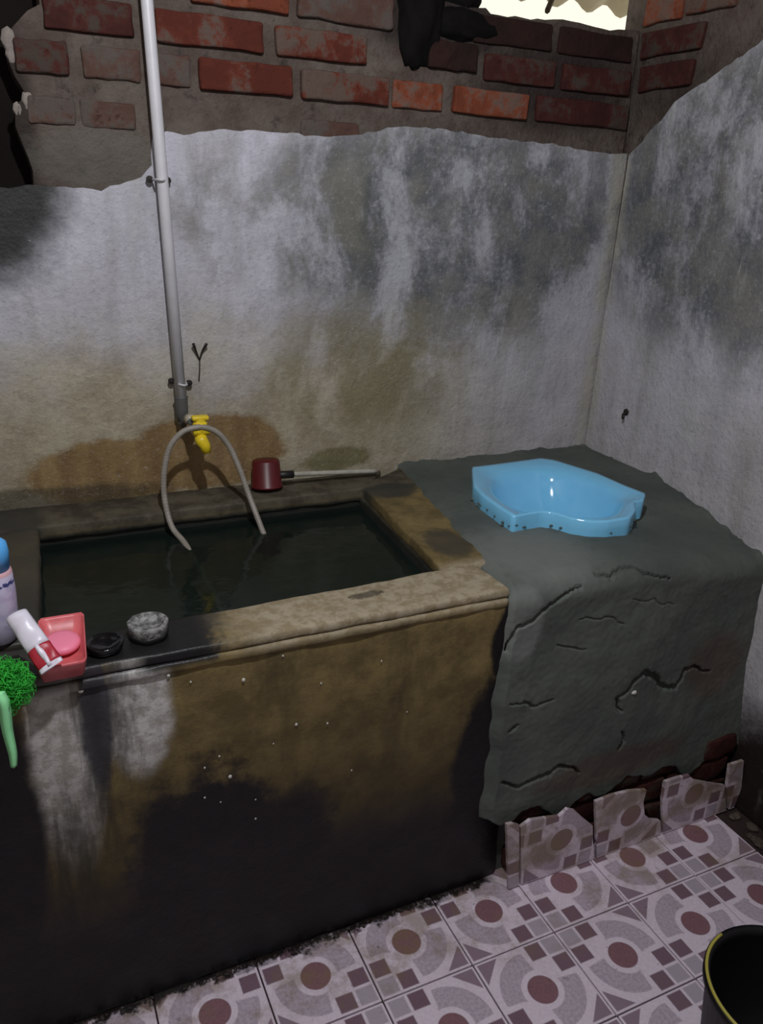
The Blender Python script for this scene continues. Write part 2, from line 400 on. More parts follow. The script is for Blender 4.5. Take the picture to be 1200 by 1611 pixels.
def brick(px0, px1, course, mat, proud=.0, dz=0., h=.058, seed=0):
    """course: 0 = the line above the plaster edge, counted upward"""
    z0 = 1.628 + .0775*course + dz
    a = W(px0, 140 - .098*(315-px0) - 62*course)[0]; b = W(px1, 140 - .098*(315-px1) - 62*course)[0]
    y0 = -.003 - proud
    v, f = rbox((-(b-a)/2, 0, 0), ((b-a)/2, .08, h), .006, (5, 1, 2), .0035, 45, seed)
    o = obj('brick', v, f, mat, wall_back); o.location = ((a+b)/2, y0, z0); o.rotation_euler = (0, random.uniform(-.012, .012), random.uniform(-.01, .01))
rows = {
 -1: [(44, 120, B_GREY, -.006), (128, 215, B_GREY, -.007), (475, 565, B_GREY, -.005), (655, 700, B_GREY, -.006)],
 0: [(26, 112, B_DARK, 0), (132, 224, B_GREY, -.002), (246, 302, B_GREY, -.003), (314, 461, B_RED, .003), (474, 611, B_RED, .003), (617, 695, B_ORA, -.001), (712, 828, B_ORA, .003), (842, 985, B_DARK, 0)],
 1: [(72, 212, B_DARK, .001), (246, 414, B_RED, .003), (434, 577, B_RED, .002), (672, 748, B_SOOT, .003), (762, 872, B_DARK, .001), (884, 990, B_DARK, .001)],
 2: [(70, 140, B_DARK, 0), (150, 214, B_DARK, 0), (300, 455, B_ORA, .004), (468, 618, B_GREY, .002), (745, 868, B_SOOT, -.002), (880, 995, B_SOOT, -.002)],
 3: [(100, 225, B_DARK, 0), (245, 390, B_RED, 0), (405, 560, B_DARK, 0)],
}
k = 0
for cr_, bs in rows.items():
    for a, b, mt, pr in bs:
        k += 1
        dz = .012 if (cr_ == 1 and a == 672) else 0
        brick(a, b, cr_, mt, pr, dz - (.012 if cr_ == -1 else 0), .05 if cr_ == -1 else .058, k*1.7)
for q, rr in [((14, 62), .016), ((18, 85), .012), ((44, 158), .013), ((28, 172), .010)]:
    p = at(q[0], q[1], 1, .0); vf = xf(lathe([(.0001, -1), (.6, -.75), (1, 0), (.7, .7), (.0001, 1)], 14, .5), Matrix.Translation((p.x, .012, p.z)) @ Matrix.Diagonal((rr*.9, rr*.45, rr*1.5, 1)))
    obj('mortar_lump', *vf, plain('pale_mortar', c(140, 130, 122), .9, nscale=60, bump=.004) if q[0] == 14 else bpy.data.materials['pale_mortar'], wall_back, True)

# right wall
wall_right = obj('wall_right', *poly([(YF, -.05), (.09, -.05), (.09, ZC), (YF, ZC)], 0, .09, .18), M_DARK, kind='structure')
tag(wall_right, 'right wall of stained plaster with dark bricks showing at the top', kind='structure')
obj('mortar_bed', *poly([(-1.2, 1.2), (.08, 1.2), (.08, ZC), (-1.2, ZC)], 0, .009, .09), M_MO, wall_right)
re = [RW(*q) for q in [(990, 243), (1005, 228), (1022, 205), (1040, 190), (1062, 160), (1085, 142), (1110, 130), (1140, 105), (1170, 85), (1200, 62)]]
re2 = ragged(re, .015, .006, 5) + [(-.62, re[-1][1]+.08), (-.9, 2.1), (YF, 2.2)]
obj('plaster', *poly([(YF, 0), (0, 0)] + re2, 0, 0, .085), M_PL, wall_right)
for zc_, bs in {1.716: [(-.20, -.012, B_DARK)], 1.792: [(-.215, -.004, B_DARK)], 1.868: [(-.13, .0, B_ORA), (-.30, -.145, B_RED)], 1.944: [(-.19, .0, B_RED), (-.40, -.2, B_DARK)]}.items():
    for a, b, mt in bs:
        v, f = rbox((0, -(b-a)/2, 0), (.08, (b-a)/2, .06), .006, (1, 3, 2), .005, 22, b*9+zc_)
        o = obj('brick', v, f, mt, wall_right); o.location = (-.004, (a+b)/2, zc_)
# left wall, wall behind the viewer, ceiling
o = obj('wall_left', *rbox((XL-.1, YF, -.05), (XL, .1, ZC), .002, (1, 1, 1)), M_CONC); tag(o, 'plain grey rendered wall on the left', kind='structure')
o = obj('wall_front', *rbox((XL, YF-.1, -.05), (.1, YF, ZC), .002, (1, 1, 1)), M_CONC); tag(o, 'plain grey rendered wall behind the viewer', kind='structure')
o = obj('ceiling', *rbox((XL-.1, YF-.1, ZC), (.2, .2, ZC+.05), .002, (1, 1, 1)), M_WOOD); tag(o, 'dark timber ceiling', kind='structure')

# floor with tiles
floor = obj('floor', *rbox((XL, YF, -.08), (.1, .1, -.006), .001, (1, 1, 1)), M_GROUT)
tag(floor, 'tiled floor in pink and mauve with circles and small squares', kind='structure')
TX, TY, T = -.2708, -.9199, .2
tv, tf = rbox((-.0985, -.0985, -.008), (.0985, .0985, 0), .0012, (1, 1, 1)); tile_me = None
for j in range(-1, 7):
    for i in range(-1, 9):
        if tile_me is None:
            o = obj('floor_tile', tv, tf, M_TILE, floor); tile_me = o.data
        else:
            o = bpy.data.objects.new('floor_tile', tile_me); col.objects.link(o); o.parent = floor
        o.location = (TX - T*i - T/2, TY - T*j - T/2, random.uniform(-.0008, .0006))
        o.rotation_euler = (random.uniform(-.003, .003), random.uniform(-.003, .003), 0 if (i+j) % 2 == 1 else math.pi/2)
# rubble in the gap between the last tiles and the right wall
ru = []
for i in range(26):
    p = (random.uniform(-.06, -.01), -.80-random.random()*.7, .0); s_ = random.uniform(.006, .016)
    ru.append(xf(lathe([(.0001, -.6), (.9, -.3), (1, .2), (.5, .7), (.0001, .8)], 8, .6), Matrix.Translation(p) @ Matrix.Rotation(i, 4, 'Z') @ Matrix.Diagonal((s_, s_*1.2, s_*.8, 1))))
o = obj('cement_crumbs', *join(*ru), M_MO); tag(o, 'dark cement crumbs in the gap along the right wall', 'rubble', kind='stuff')

# ------------------------------------------------------------------ water tub
tub = empty('water_tub', (-1.3, -.74, 0)); tag(tub, 'stained cement water tub with dark water below the pipe', 'tub')
def tpart(name, vf, mat=M_TUB, smooth=True, **k):
    o = obj(name, *vf, mat, tub, smooth, **k); o.location = -tub.location; return o
XO = -2.28
def quadbox(bl, br, tr, tl, z0, z1, r, n, amp, seed):
    """rounded box on a free four-cornered plan"""
    V, F = rbox((0, 0, 0), (1, 1, 1), .0001, n)
    Lx = math.dist(bl, br); Ly = math.dist(bl, tl)
    V, F = rbox((0, 0, z0), (Lx, Ly, z1), r, n)
    out = []
    for v in V:
        s, t = v.x/Lx, v.y/Ly
        p = [(bl[i]*(1-s)+br[i]*s)*(1-t)+(tl[i]*(1-s)+tr[i]*s)*t for i in (0, 1)]
        q = Vector((p[0], p[1], v.z)); q += mn.noise_vector(q*14+Vector((seed, 0, 0)))*amp + mn.noise_vector(q*45+Vector((seed, 0, 0)))*amp*.4
        out.append(q)
    return out, F
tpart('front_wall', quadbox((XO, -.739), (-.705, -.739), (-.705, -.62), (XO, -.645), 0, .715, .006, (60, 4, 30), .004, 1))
tpart('right_wall', quadbox((-.838, -.66), (-.70, -.66), (-.64, 0), (-.797, -.02), 0, .715, .006, (6, 20, 10), .003, 2))
tpart('back_wall', quadbox((XO, -.132), (-.78, -.120), (-.70, -.010), (XO, -.010), 0, .715, .006, (40, 4, 6), .003, 3))
tpart('left_wall', quadbox((XO, -.66), (-1.585, -.66), (-1.562, -.05), (XO, -.05), 0, .715, .006, (6, 20, 6), .003, 4))
tpart('tub_bottom', quadbox((-1.62, -.66), (-.79, -.66), (-.78, -.08), (-1.62, -.08), .0, .12, .004, (3, 3, 1), .0, 5))
tpart('coping', quadbox((XO, -.744), (-.750, -.739), (-.762, -.612), (XO, -.668), .722, .742, .006, (110, 8, 1), .0022, 6))
tpart('coping_lip', quadbox((XO, -.7475), (-.752, -.7435), (-.762, -.66), (XO, -.69), .704, .7225, .006, (110, 4, 1), .0016, 16))
tpart('coping', quadbox((-.836, -.625), (-.70, -.625), (-.62, 0), (-.792, -.10), .708, .741, .006, (8, 40, 2), .003, 7))
tpart('coping', quadbox((XO, -.142), (-.785, -.128), (-.69, -.007), (XO, -.007), .706, .741, .006, (70, 8, 2), .003, 8))
tpart('coping', quadbox((XO, -.655), (-1.583, -.62), (-1.56, -.12), (XO, -.12), .706, .739, .010, (20, 30, 2), .004, 9))
sp = []
for px, py, r in [(362, 1222, .0036), (345, 1190, .002), (466, 1140, .003), (515, 1138, .0022), (383, 1070, .0035), (402, 1258, .0016), (402, 1288, .002), (322, 1255, .002), (347, 1262, .0015), (445, 1032, .002), (505, 1075, .0018), (300, 1073, .0018), (460, 1014, .002), (553, 1212, .0018), (265, 1063, .003), (322, 1208, .002), (430, 1170, .0015), (127, 1086, .005), (600, 1040, .0018), (640, 1120, .0015)]:
    p = at(px, py, 1, -.742); sp.append(xf(lathe([(.0001, -.4), (1, 0), (.6, .35), (.0001, .45)], 8), Matrix.Translation(p) @ Matrix.Rotation(math.pi/2, 4, 'X') @ Matrix.Diagonal((r, r*1.2, r, 1))))
tpart('cement_splatter', join(*sp), plain('pale_splatter', c(200, 198, 190), .8), kind='stuff')
# crumbly cement line where the tub meets the floor
cl = []
for i in range(70):
    x = -1.72 + i*.0139 + random.uniform(-.005, .005); s_ = random.uniform(.0015, .005)
    cl.append(xf(lathe([(.0001, -.6), (.9, -.3), (1, .2), (.5, .7), (.0001, .8)], 7, .6), Matrix.Translation((x, -.743-random.random()*.008, .001)) @ Matrix.Rotation(i, 4, 'Z') @ Matrix.Diagonal((s_*1.5, s_, s_*.7, 1))))
tpart('base_crumbs', join(*cl), plain('dark_crumbs', c(58, 50, 46), .8, nscale=90, var=.6), kind='stuff')

# water
n = NB('dark_water'); nt = n.nt; nt.nodes.remove(n.b)
gl = n.new('ShaderNodeBsdfGlossy'); gl.inputs['Roughness'].default_value = .07
tr = n.new('ShaderNodeBsdfTransparent'); tr.inputs[0].default_value = (.26, .34, .30, 1)
df = n.new('ShaderNodeBsdfDiffuse'); df.inputs[0].default_value = c(34, 45, 40)
m0 = n.new('ShaderNodeMixShader'); m0.inputs[0].default_value = .5; nt.links.new(tr.outputs[0], m0.inputs[1]); nt.links.new(df.outputs[0], m0.inputs[2])
fr = n.new('ShaderNodeFresnel'); fr.inputs[0].default_value = 1.33
bp = n.new('ShaderNodeBump'); bp.inputs['Distance'].default_value = .002; bp.inputs['Strength'].default_value = 1.
nt.links.new(n.noise(22, 2, .4), bp.inputs['Height'])
for q in (gl, fr): nt.links.new(bp.outputs[0], q.inputs['Normal'])
mx_ = n.new('ShaderNodeMixShader'); nt.links.new(fr.outputs[0], mx_.inputs[0]); nt.links.new(m0.outputs[0], mx_.inputs[1]); nt.links.new(gl.outputs[0], mx_.inputs[2])
nt.links.new(mx_.outputs[0], n.out.inputs[0])
ZW = .692
wv = [(-1.60, -.655, ZW), (-.825, -.635, ZW), (-.785, -.11, ZW), (-1.575, -.11, ZW)]
o = obj('water', wv, [(0, 1, 2, 3)], n.mat); tag(o, 'still dark greenish water filling the cement tub', 'water', kind='stuff')

# ------------------------------------------------------------------ squat platform
plat = empty('squat_platform', (-.38, -.79, 0)); tag(plat, 'raised platform of fresh cracked grey cement with broken tiles at its foot', 'platform')
PAN = [(at(x, y, 2, .785).x, at(x, y, 2, .785).y) for x, y in [(742, 735), (775, 731), (850, 721), (872, 724), (940, 745), (985, 765), (1016, 777), (1012, 788), (998, 789), (1000, 803), (991, 815), (955, 821), (930, 821), (900, 816), (870, 807), (852, 805), (832, 808), (808, 813), (785, 799), (757, 779), (744, 764)]]
PAN = np.array(PAN); pcen = PAN.mean(0)
def inside(xs, ys, P):
    r = np.zeros(xs.shape, bool); n_ = len(P)
    for i in range(n_):
        (x1, y1), (x2, y2) = P[i], P[(i+1) % n_]
        cnd = ((y1 > ys) != (y2 > ys)); r ^= cnd & (xs < (x2-x1)*(ys-y1)/(y2-y1+1e-12)+x1)
    return r
def sstep(a, b, v):
    t = np.clip((v-a)/(b-a), 0, 1); return t*t*(3-2*t)
NS, R_, ZT, YFR = 300, .055, .748, -.762
tl = [0.]; prof = []
for k in range(190): prof.append((-(k/190)*(abs(YFR)-R_), ZT, 0, 1))
for k in range(22):
    a = math.pi/2*k/22; prof.append((YFR+R_-R_*math.sin(a), ZT-R_+R_*math.cos(a), -math.sin(a), math.cos(a)))
for k in range(281): prof.append((YFR, (ZT-R_)*(1-k/280), -1, 0))
prof = np.array(prof); NTt = len(prof)
S = np.linspace(0, 1, NS)[None, :]
y0 = np.repeat(prof[:, 0:1], NS, 1); z0 = np.repeat(prof[:, 1:2], NS, 1)
xl = -.635 + .130*(y0/.75)
xl = xl + (.003*np.sin(z0*23) + .002*np.sin(z0*71+1)) * (y0 <= YFR+.001) + .003*np.sin(y0*31) + .0015*np.sin(y0*93)
x0 = xl + (-.001 - xl)*S
# slump towards the right wall
k1 = sstep(-.45, 0, x0)
z1 = z0 - k1*.068*sstep(.30, .75, -y0)*(z0/ZT)
yb = y0 + k1*.040*sstep(-.5, -.762, y0)*sstep(.05, .5, z0)
yb = yb + .012*sstep(-.6, -.762, y0)*sstep(.2, .7, z0)
# cracks, traced on the front face
CR = [[(801, 1028), (817, 988), (840, 980), (855, 963), (886, 942), (920, 927)], [(947, 910), (970, 913), (993, 901), (1016, 902), (1062, 908)],
      [(970, 1099), (989, 1084), (1016, 1055), (1030, 1060), (1043, 1076), (1070, 1078), (1089, 1049), (1108, 1042), (1135, 1048)], [(970, 1099), (976, 1118)], [(970, 1176), (978, 1164), (976, 1149)],
      [(790, 1230), (815, 1236), (840, 1222), (862, 1215), (878, 1203), (895, 1206), (909, 1214)], [(801, 1107), (836, 1111), (870, 1099)], [(880, 1018), (924, 1023)], [(915, 978), (985, 984)], [(800, 1150), (812, 1140)], [(1000, 945), (1070, 948)]]
CW = [.0042, .0030, .0070, .005, .005, .0055, .003, .0018, .0015, .004, .0012]
g = np.full(x0.shape, 0.)
def fract(Q, k):
    for _ in range(k):
        o_ = [Q[0]]
        for p_, q_ in zip(Q[:-1], Q[1:]):
            L_ = math.dist(p_, q_); o_ += [((p_[0]+q_[0])/2+random.uniform(-.11, .11)*L_, (p_[1]+q_[1])/2+random.uniform(-.13, .13)*L_), q_]
        Q = o_
    return Q
random.seed(11)
for pl_, wd in zip(CR, CW):
    Q = [at(a, b, 1, YFR+.008) for a, b in pl_]; Q = fract([(q.x, q.z) for q in Q], 3); nq = len(Q)
    for i_, ((ax_, az), (bx, bz)) in enumerate(zip(Q[:-1], Q[1:])):
        u_ = i_/nq; wl = wd*(.45+.75*math.sin(math.pi*min(1, u_+.08))*(.7+.3*math.sin(i_*1.9)))
        near = (np.abs(x0-(ax_+bx)/2) < .03) & (np.abs(z0-(az+bz)/2) < .03)
        dx, dz = bx-ax_, bz-az; L2 = dx*dx+dz*dz+1e-12; xs, zs = x0[near], z0[near]
        t = np.clip(((xs-ax_)*dx+(zs-az)*dz)/L2, 0, 1); dd = np.hypot(xs-ax_-t*dx, zs-az-t*dz)
        g[near] = np.maximum(g[near], (1-sstep(wl*.4, wl*1.25+.0008, dd))*np.minimum(wd*3.2, .018)*(y0[near] < -.69))
nx_, nz_ = prof[:, 2][:, None], prof[:, 3][:, None]
V = []
hole = inside(x0, y0, pcen+(PAN-pcen)*.86)
X = x0; lump = np.zeros(x0.shape)
for a in range(NTt):
    for b in range(NS):
        q = Vector((X[a, b], y0[a, b], z0[a, b]))
        lump[a, b] = .008*mn.noise(q*7) + .0022*mn.noise(q*24) + .0008*mn.noise(q*80)
edge = np.minimum(1, S/.03)
disp = lump*(.35+.65*(np.abs(nx_))) - g
yy = yb + nx_*disp
zz = z1 + nz_*disp
# mortar pushed up against the walls
rag = np.array([[mn.noise(Vector((X[a, b]*14, y0[a, b]*14, 7.7)))+.4*mn.noise(Vector((X[a, b]*50, y0[a, b]*50, 1.7))) for b in range(NS)] for a in range(NTt)])
upb = np.exp(y0/.016)*(.003+.014*rag)*(y0 > -.2); upr = np.exp(-(.002-X)/.016)*(.004+.022*rag)*(nz_ > .5)
zz = zz + np.maximum(upb, 0) + np.maximum(upr, 0)
zz = np.where(hole & (nz_ > .9), zz-.16, zz)
yy = yy + (1-edge)*.02*(np.abs(nx_))*(y0 < -.7); zz = zz - (1-edge)*.012*nz_
rz = .170+.016*np.sin(X*17+1)+.012*np.sin(X*47)+.02*rag
yy = yy + .034*(1-sstep(-.006, .004, z0-rz))*(y0 < -.7)*sstep(-.80, -.78, X)
zz = np.maximum(zz, 0.0005)
V = [(X[a, b], min(yy[a, b], -.0005), zz[a, b]) for a in range(NTt) for b in range(NS)]
F = [(a*NS+b, a*NS+b+1, (a+1)*NS+b+1, (a+1)*NS+b) for a in range(NTt-1) for b in range(NS-1)]
# left return of the cement block
nl = len(V); V += [(V[a*NS][0]+.004, max(V[a*NS][1]+.03, V[a*NS][1]), V[a*NS][2]-.03) for a in range(NTt)]
F += [(a*NS, (a+1)*NS, nl+a+1, nl+a) for a in range(NTt-1)]
def ppart(name, V, F, mat, smooth=True):
    o = obj(name, V, F, mat, plat, smooth); o.location = -plat.location; return o
ppart('cement_body', V, F, M_CEM)
p = at(1000, 1092, 1, YFR); ppart('pebble', *xf(lathe([(.0001, -.8), (.8, -.5), (1, 0), (.7, .6), (.0001, .8)], 12, .5), Matrix.Translation((p.x, YFR+.008, p.z)) @ Matrix.Diagonal((.008, .006, .007, 1))), bpy.data.materials['pale_splatter'])
i = 0
for za, xs in ((.012, (-.69, -.52, -.33, -.14, -.01)), (.082, (-.69, -.61, -.42, -.23, -.02)), (.152, (-.69, -.51, -.32, -.13, -.01))):
    for a, b in zip(xs[:-1], xs[1:]):
        i += 1; ppart('brick', *rbox((a+.006, -.757+random.uniform(0, .006), za), (b-.006, -.70, za+.058), .006, (4, 1, 2), .006, 24, i*3.), B_DARK)
# broken wall tiles, local axes: x right, y up, z out of the wall
YT = -.791
def wtile(cx, pts, rot):
    pts = [(at(x, y, 1, YT).x-cx, max(at(x, y, 1, YT).z, .002)-.1) for x, y in pts]
    cr_, sr = math.cos(-rot), math.sin(-rot)
    pts = [(a*cr_-b*sr, a*sr+b*cr_) for a, b in pts]
    o = obj('wall_tile', *poly(pts, 2, 0, -.008), M_TILE, plat)
    o.matrix_local = Matrix.Translation(Vector((cx, YT, .1))-plat.location) @ Matrix.Rotation(math.pi/2, 4, 'X') @ Matrix.Rotation(rot, 4, 'Z')
wtile(-.771, [(800, 1399), (797, 1298), (806, 1296), (817, 1299), (816, 1393)], 0)
wtile(-.571, [(820, 1392), (819, 1302), (834, 1291), (862, 1287), (880, 1285), (893, 1273), (905, 1276), (918, 1288), (932, 1299), (933, 1330), (935, 1355)], 0)
wtile(-.371, [(938, 1354), (937, 1262), (962, 1252), (990, 1245), (1017, 1243), (1012, 1262), (1014, 1282), (1024, 1290), (1038, 1291), (1037, 1322)], math.pi/2)
wtile(-.171, [(1041, 1321), (1042, 1258), (1046, 1231), (1066, 1224), (1085, 1220), (1092, 1228), (1118, 1233), (1140, 1236), (1138, 1292)], 0)
wtile(.029, [(1142, 1291), (1143, 1240), (1148, 1204), (1170, 1197), (1166, 1240), (1158, 1262), (1150, 1288)], math.pi/2)

# ------------------------------------------------------------------ squat pan
pan = empty('squat_pan', (pcen[0], pcen[1], .75)); tag(pan, 'glossy light blue squat toilet pan lying in the wet cement', 'toilet pan')
nb = NB('blue_ceramic', .12, .5); f_ = nb.noise(30, 3, .5); nb.color(nb.mix(f_, c(122, 200, 242), c(134, 208, 246))); nb.b.inputs['Coat Weight'].default_value = .5; nb.b.inputs['Coat Roughness'].default_value = .05
M_BLUE = nb.mat
D = PAN-pcen
# resample outline evenly
def resample(P, n_):
    P = np.vstack([P, P[:1]]); L = np.r_[0, np.cumsum(np.hypot(*np.diff(P, axis=0).T))]
    s = np.linspace(0, L[-1], n_, endpoint=False); return np.c_[np.interp(s, L, P[:, 0]), np.interp(s, L, P[:, 1])]
NP = 120; out = resample(D, NP)
def smooth_ring(P, it):
    for _ in range(it): P = .5*P+.25*(np.roll(P, 1, 0)+np.roll(P, -1, 0))
    return P
ang = np.arctan2(out[:, 1], out[:, 0])
# bowl mouth: long rounded trough following the diagonal of the pan
bc = np.array([.0, -.005])
mouth = smooth_ring(out*.80, 40)
rings = []
o1 = out
rings.append((o1*.995, -.012)); rings.append((o1*1.0, .012)); rings.append((o1*1.0, .032)); rings.append((o1*.985, .037)); rings.append((o1*.95, .036))
lip = smooth_ring(out*.88, 12); rings.append((lip, .033)); rings.append((mouth*1.02, .028))
for t, zz_ in [(.97, .018), (.93, -.002), (.86, -.03), (.76, -.058), (.62, -.078), (.44, -.092), (.24, -.099), (.08, -.101)]:
    el = smooth_ring(mouth, 30); rings.append((mouth*t*.5+el*t*.5 + np.array([.01, -.02])*(1-t), zz_))
V = []; F = []
tilt = np.array([.0, .0])
for P, z in rings:
    for q in P: V.append((q[0], q[1], z + .018*(q[1]/.25)*0))
for i in range(len(rings)-1):
    for k in range(NP): F.append((i*NP+k, i*NP+(k+1) % NP, (i+1)*NP+(k+1) % NP, (i+1)*NP+k))
F.append(list(range((len(rings)-1)*NP, len(rings)*NP)))
obj('pan_body', V, F, M_BLUE, pan, True)
ds = []
for t in range(16):
    k = int((random.random()*.40+.50)*NP) % NP; q = o1[k]*1.0; s_ = random.uniform(.002, .0055)
    ds.append(xf(lathe([(.0001, -.7), (1, 0), (.0001, .7)], 7, .7), Matrix.Translation((q[0], q[1], random.uniform(-.002, .014))) @ Matrix.Diagonal((s_*1.6, s_*.7, s_, 1))))
obj('cement_smears', *join(*ds), M_CEM, pan, True, kind='stuff')

# ------------------------------------------------------------------ pipe, tap, hose
def P3(px, py, y): return at(px, py, 1, y)
M_PVC = plain('white_pvc', c(205, 203, 206), .4, .5, nscale=14, var=.12)
M_GREYP = plain('grey_fitting', c(92, 92, 90), .55, .4, nscale=40)
M_IRON = plain('rusty_iron', c(38, 30, 28), .7, .4, nscale=60)
M_YEL = plain('yellow_plastic', c(236, 206, 40), .35, .5, nscale=60, var=.15)
M_HOSE = plain('grey_hose', c(150, 142, 132), .45, .5, nscale=50, var=.2)
pb = P3(285, 626, -.032); pt = P3(231, 0, -.032); dirp = (pt-pb).normalized(); top = pb + dirp*((ZC-.01-pb.z)/dirp.z)
pipe = empty('water_pipe', pb); tag(pipe, 'thin white plastic pipe running down the wall to the tap', 'pipe')
def lp(parent, name, vf, mat, smooth=True):
    o = obj(name, *vf, mat, parent, smooth); o.location = -parent.location; return o
lp(pipe, 'tube', tube([pb-dirp*.01, pb.lerp(top, .3), pb.lerp(top, .6), top], .0122, 20), M_PVC)
cb = P3(287, 662, -.034)
lp(pipe, 'coupling', tube([pb+dirp*.002, pb, pb-dirp*.002, P3(286, 650, -.034), P3(287, 654, -.034), cb], lambda t: .0145 if t > .05 and t < .75 else .0165 if t < .05 else .012, 20), M_GREYP)
for (ax_, ay_), (bx, by) in [((234, 282), (262, 284)), ((268, 598), (296, 601))]:
    a, b = P3(ax_, ay_, -.004), P3(bx, by, -.004); mid = (a+b)/2
    pts = [a, a.lerp(mid, .35)+Vector((0, -.012, 0)), a.lerp(mid, .55)+Vector((0, -.036, 0)), mid+Vector((0, -.046, 0)), b.lerp(mid, .55)+Vector((0, -.036, 0)), b.lerp(mid, .35)+Vector((0, -.012, 0)), b]
    st_ = lp(pipe, 'clamp', tube(spline(pts, 5), .0026, 6), M_PVC)
    for q in (a, b):
        nv = xf(lathe([(.0001, -.004), (.0035, -.004), (.0035, .008), (.0075, .009), (.0075, .0125), (.0001, .014)], 10), Matrix.Translation((0, 0, 0)))
        nv = ([(-pipe.location + q + Vector((v[0], -v[2], v[1]))) for v in nv[0]], nv[1])
        obj('nail', *nv, M_IRON, st_).location = pipe.location
        st_.children[-1].location = pipe.location
# tap
tp = P3(315, 672, -.11); tap = empty('tap', tp); tag(tap, 'bright yellow plastic tap at the foot of the white pipe', 'tap')
el = P3(291, 658, -.045)
lp(tap, 'inlet', join(tube([cb, cb+Vector((0, 0, -.006)), el+Vector((.0, 0, -.004)), el+Vector((.006, -.02, 0)), tp+Vector((-.012, .01, .004))], lambda t: .0115-.004*t, 12)), M_GREYP)
lp(tap, 'joint_ring', tube([el+Vector((.004, -.012, .002)), el+Vector((.012, -.028, .002))], .0125, 16), plain('pale_ring', c(170, 160, 140), .4))
R90 = Matrix.Rotation(math.pi/2, 4, 'X')
body = xf(lathe([(.0001, -.026), (.012, -.026), (.0145, -.022), (.0145, -.010), (.017, -.006), (.017, .010), (.0135, .014), (.0125, .021), (.0001, .022)], 8), Matrix.Translation(tp))
lp(tap, 'body', body, M_YEL, False)
hd = join(rbox(tp+Vector((-.019, -.011, .017)), tp+Vector((.019, .011, .027)), .004, (2, 2, 1)))
lp(tap, 'handle', hd, M_YEL)
sb = P3(325, 712, -.12)
lp(tap, 'spout', tube([tp+Vector((-.002, -.004, -.020)), tp+Vector((.0, -.008, -.030)), tp.lerp(sb, .72)+Vector((0, -.002, 0)), sb], lambda t: .0165-.006*t if t > .3 else .0135, 12), M_YEL)
lp(tap, 'barrel', tube([tp+Vector((-.018, -.006, -.008)), tp+Vector((.018, -.006, -.008))], .0095, 12), M_YEL)
# hose
hp = [Vector((-1.235, -.52, .60)), Vector((-1.250, -.40, .655)), Vector((-1.260, -.30, .678)), Vector((-1.268, -.215, .693)), P3(270, 828, -.165), P3(259, 785, -.135), P3(258, 745, -.126), P3(266, 706, -.122), P3(284, 682, -.122), P3(305, 673, -.124), P3(325, 673, -.124), P3(345, 683, -.124), P3(362, 705, -.126), P3(377, 738, -.138), P3(390, 775, -.155), P3(404, 812, -.190), Vector((-1.086, -.212, .694)), Vector((-1.080, -.222, .675))]
sp_ = spline(hp, 26); nsp = len(sp_)
hose = obj('hose', *tube(sp_, lambda t: .0066*(1+.045*math.sin(t*nsp*1.9)), 12), M_HOSE, None, True)
tag(hose, 'grey ribbed hose arching over the yellow tap into the water', 'hose')
# wire hook on the wall, nail on the right wall
hk = empty('wall_hook', P3(315, 560, -.004)); tag(hk, 'small dark forked wire hook on the wall right of the pipe', 'hook')
lp(hk, 'prong', tube(spline([P3(314, 566, -.004), P3(309, 555, -.008), P3(304, 541, -.016)], 5), lambda t: .0018+.002*t*t, 7), M_IRON)
lp(hk, 'prong', tube(spline([P3(314, 566, -.004), P3(318, 553, -.008), P3(325, 541, -.016)], 5), lambda t: .0018+.002*t*t, 7), M_IRON)
lp(hk, 'stem', tube([P3(314, 566, -.004), P3(314, 580, -.003), P3(313, 600, -.001)], .0014, 6), M_IRON)
q = at(985, 652, 0, -.002); nl_ = empty('bent_nail', q); tag(nl_, 'rusty bent nail stub in the right wall above the platform', 'nail')
lp(nl_, 'shank', tube(spline([q+Vector((.01, 0, .004)), q+Vector((-.010, 0, .002)), q+Vector((-.016, -.006, -.010))], 5), .004, 8), M_IRON)
lp(nl_, 'washer', xf(lathe([(.0001, 0), (.010, 0), (.009, .003), (.0001, .003)], 12, .3), Matrix.Translation(q+Vector((.002, .004, .006))) @ Matrix.Rotation(-math.pi/2, 4, 'Y')), M_IRON)

# ------------------------------------------------------------------ dipper on the back ledge
cc = at(418, 748, 1, -.048); dip = empty('water_dipper', (cc.x, cc.y, .742)); tag(dip, 'dark red dipper with a long pale handle lying on the back ledge', 'dipper')
M_MAR = plain('maroon_plastic', c(92, 18, 24), .4, .5, nscale=30); M_PALE = plain('scuffed_pale_plastic', c(176, 172, 160), .5, .4, nscale=50)
cm = Matrix.Translation((cc.x, cc.y-.006, .742+.0385)) @ Matrix.Rotation(math.radians(172), 4, 'X')
lp(dip, 'cup', xf(lathe([(.0001, -.035), (.031, -.035), (.034, -.031), (.0375, .028), (.0395, .030), (.0395, .034), (.036, .034), (.0345, .028), (.031, -.029), (.0001, -.031)], 28), cm), M_MAR)
h0 = Vector((cc.x+.034, cc.y-.018, .778)); h1 = at(592, 741, 1, -.055)
lp(dip, 'handle', tube([h0, h0.lerp(h1, .1), h0.lerp(h1, .5), h0.lerp(h1, .95), h1], lambda t: .0075 if t < .2 else .0062, 10), M_PALE)
lp(dip, 'socket', tube([h0+Vector((-.012, 0, 0)), h0.lerp(h1, .12)], .0098, 12), plain('black_rubber', c(30, 26, 26), .5))

# ------------------------------------------------------------------ things on the front left ledge
def T3(px, py, z): return at(px, py, 2, z)
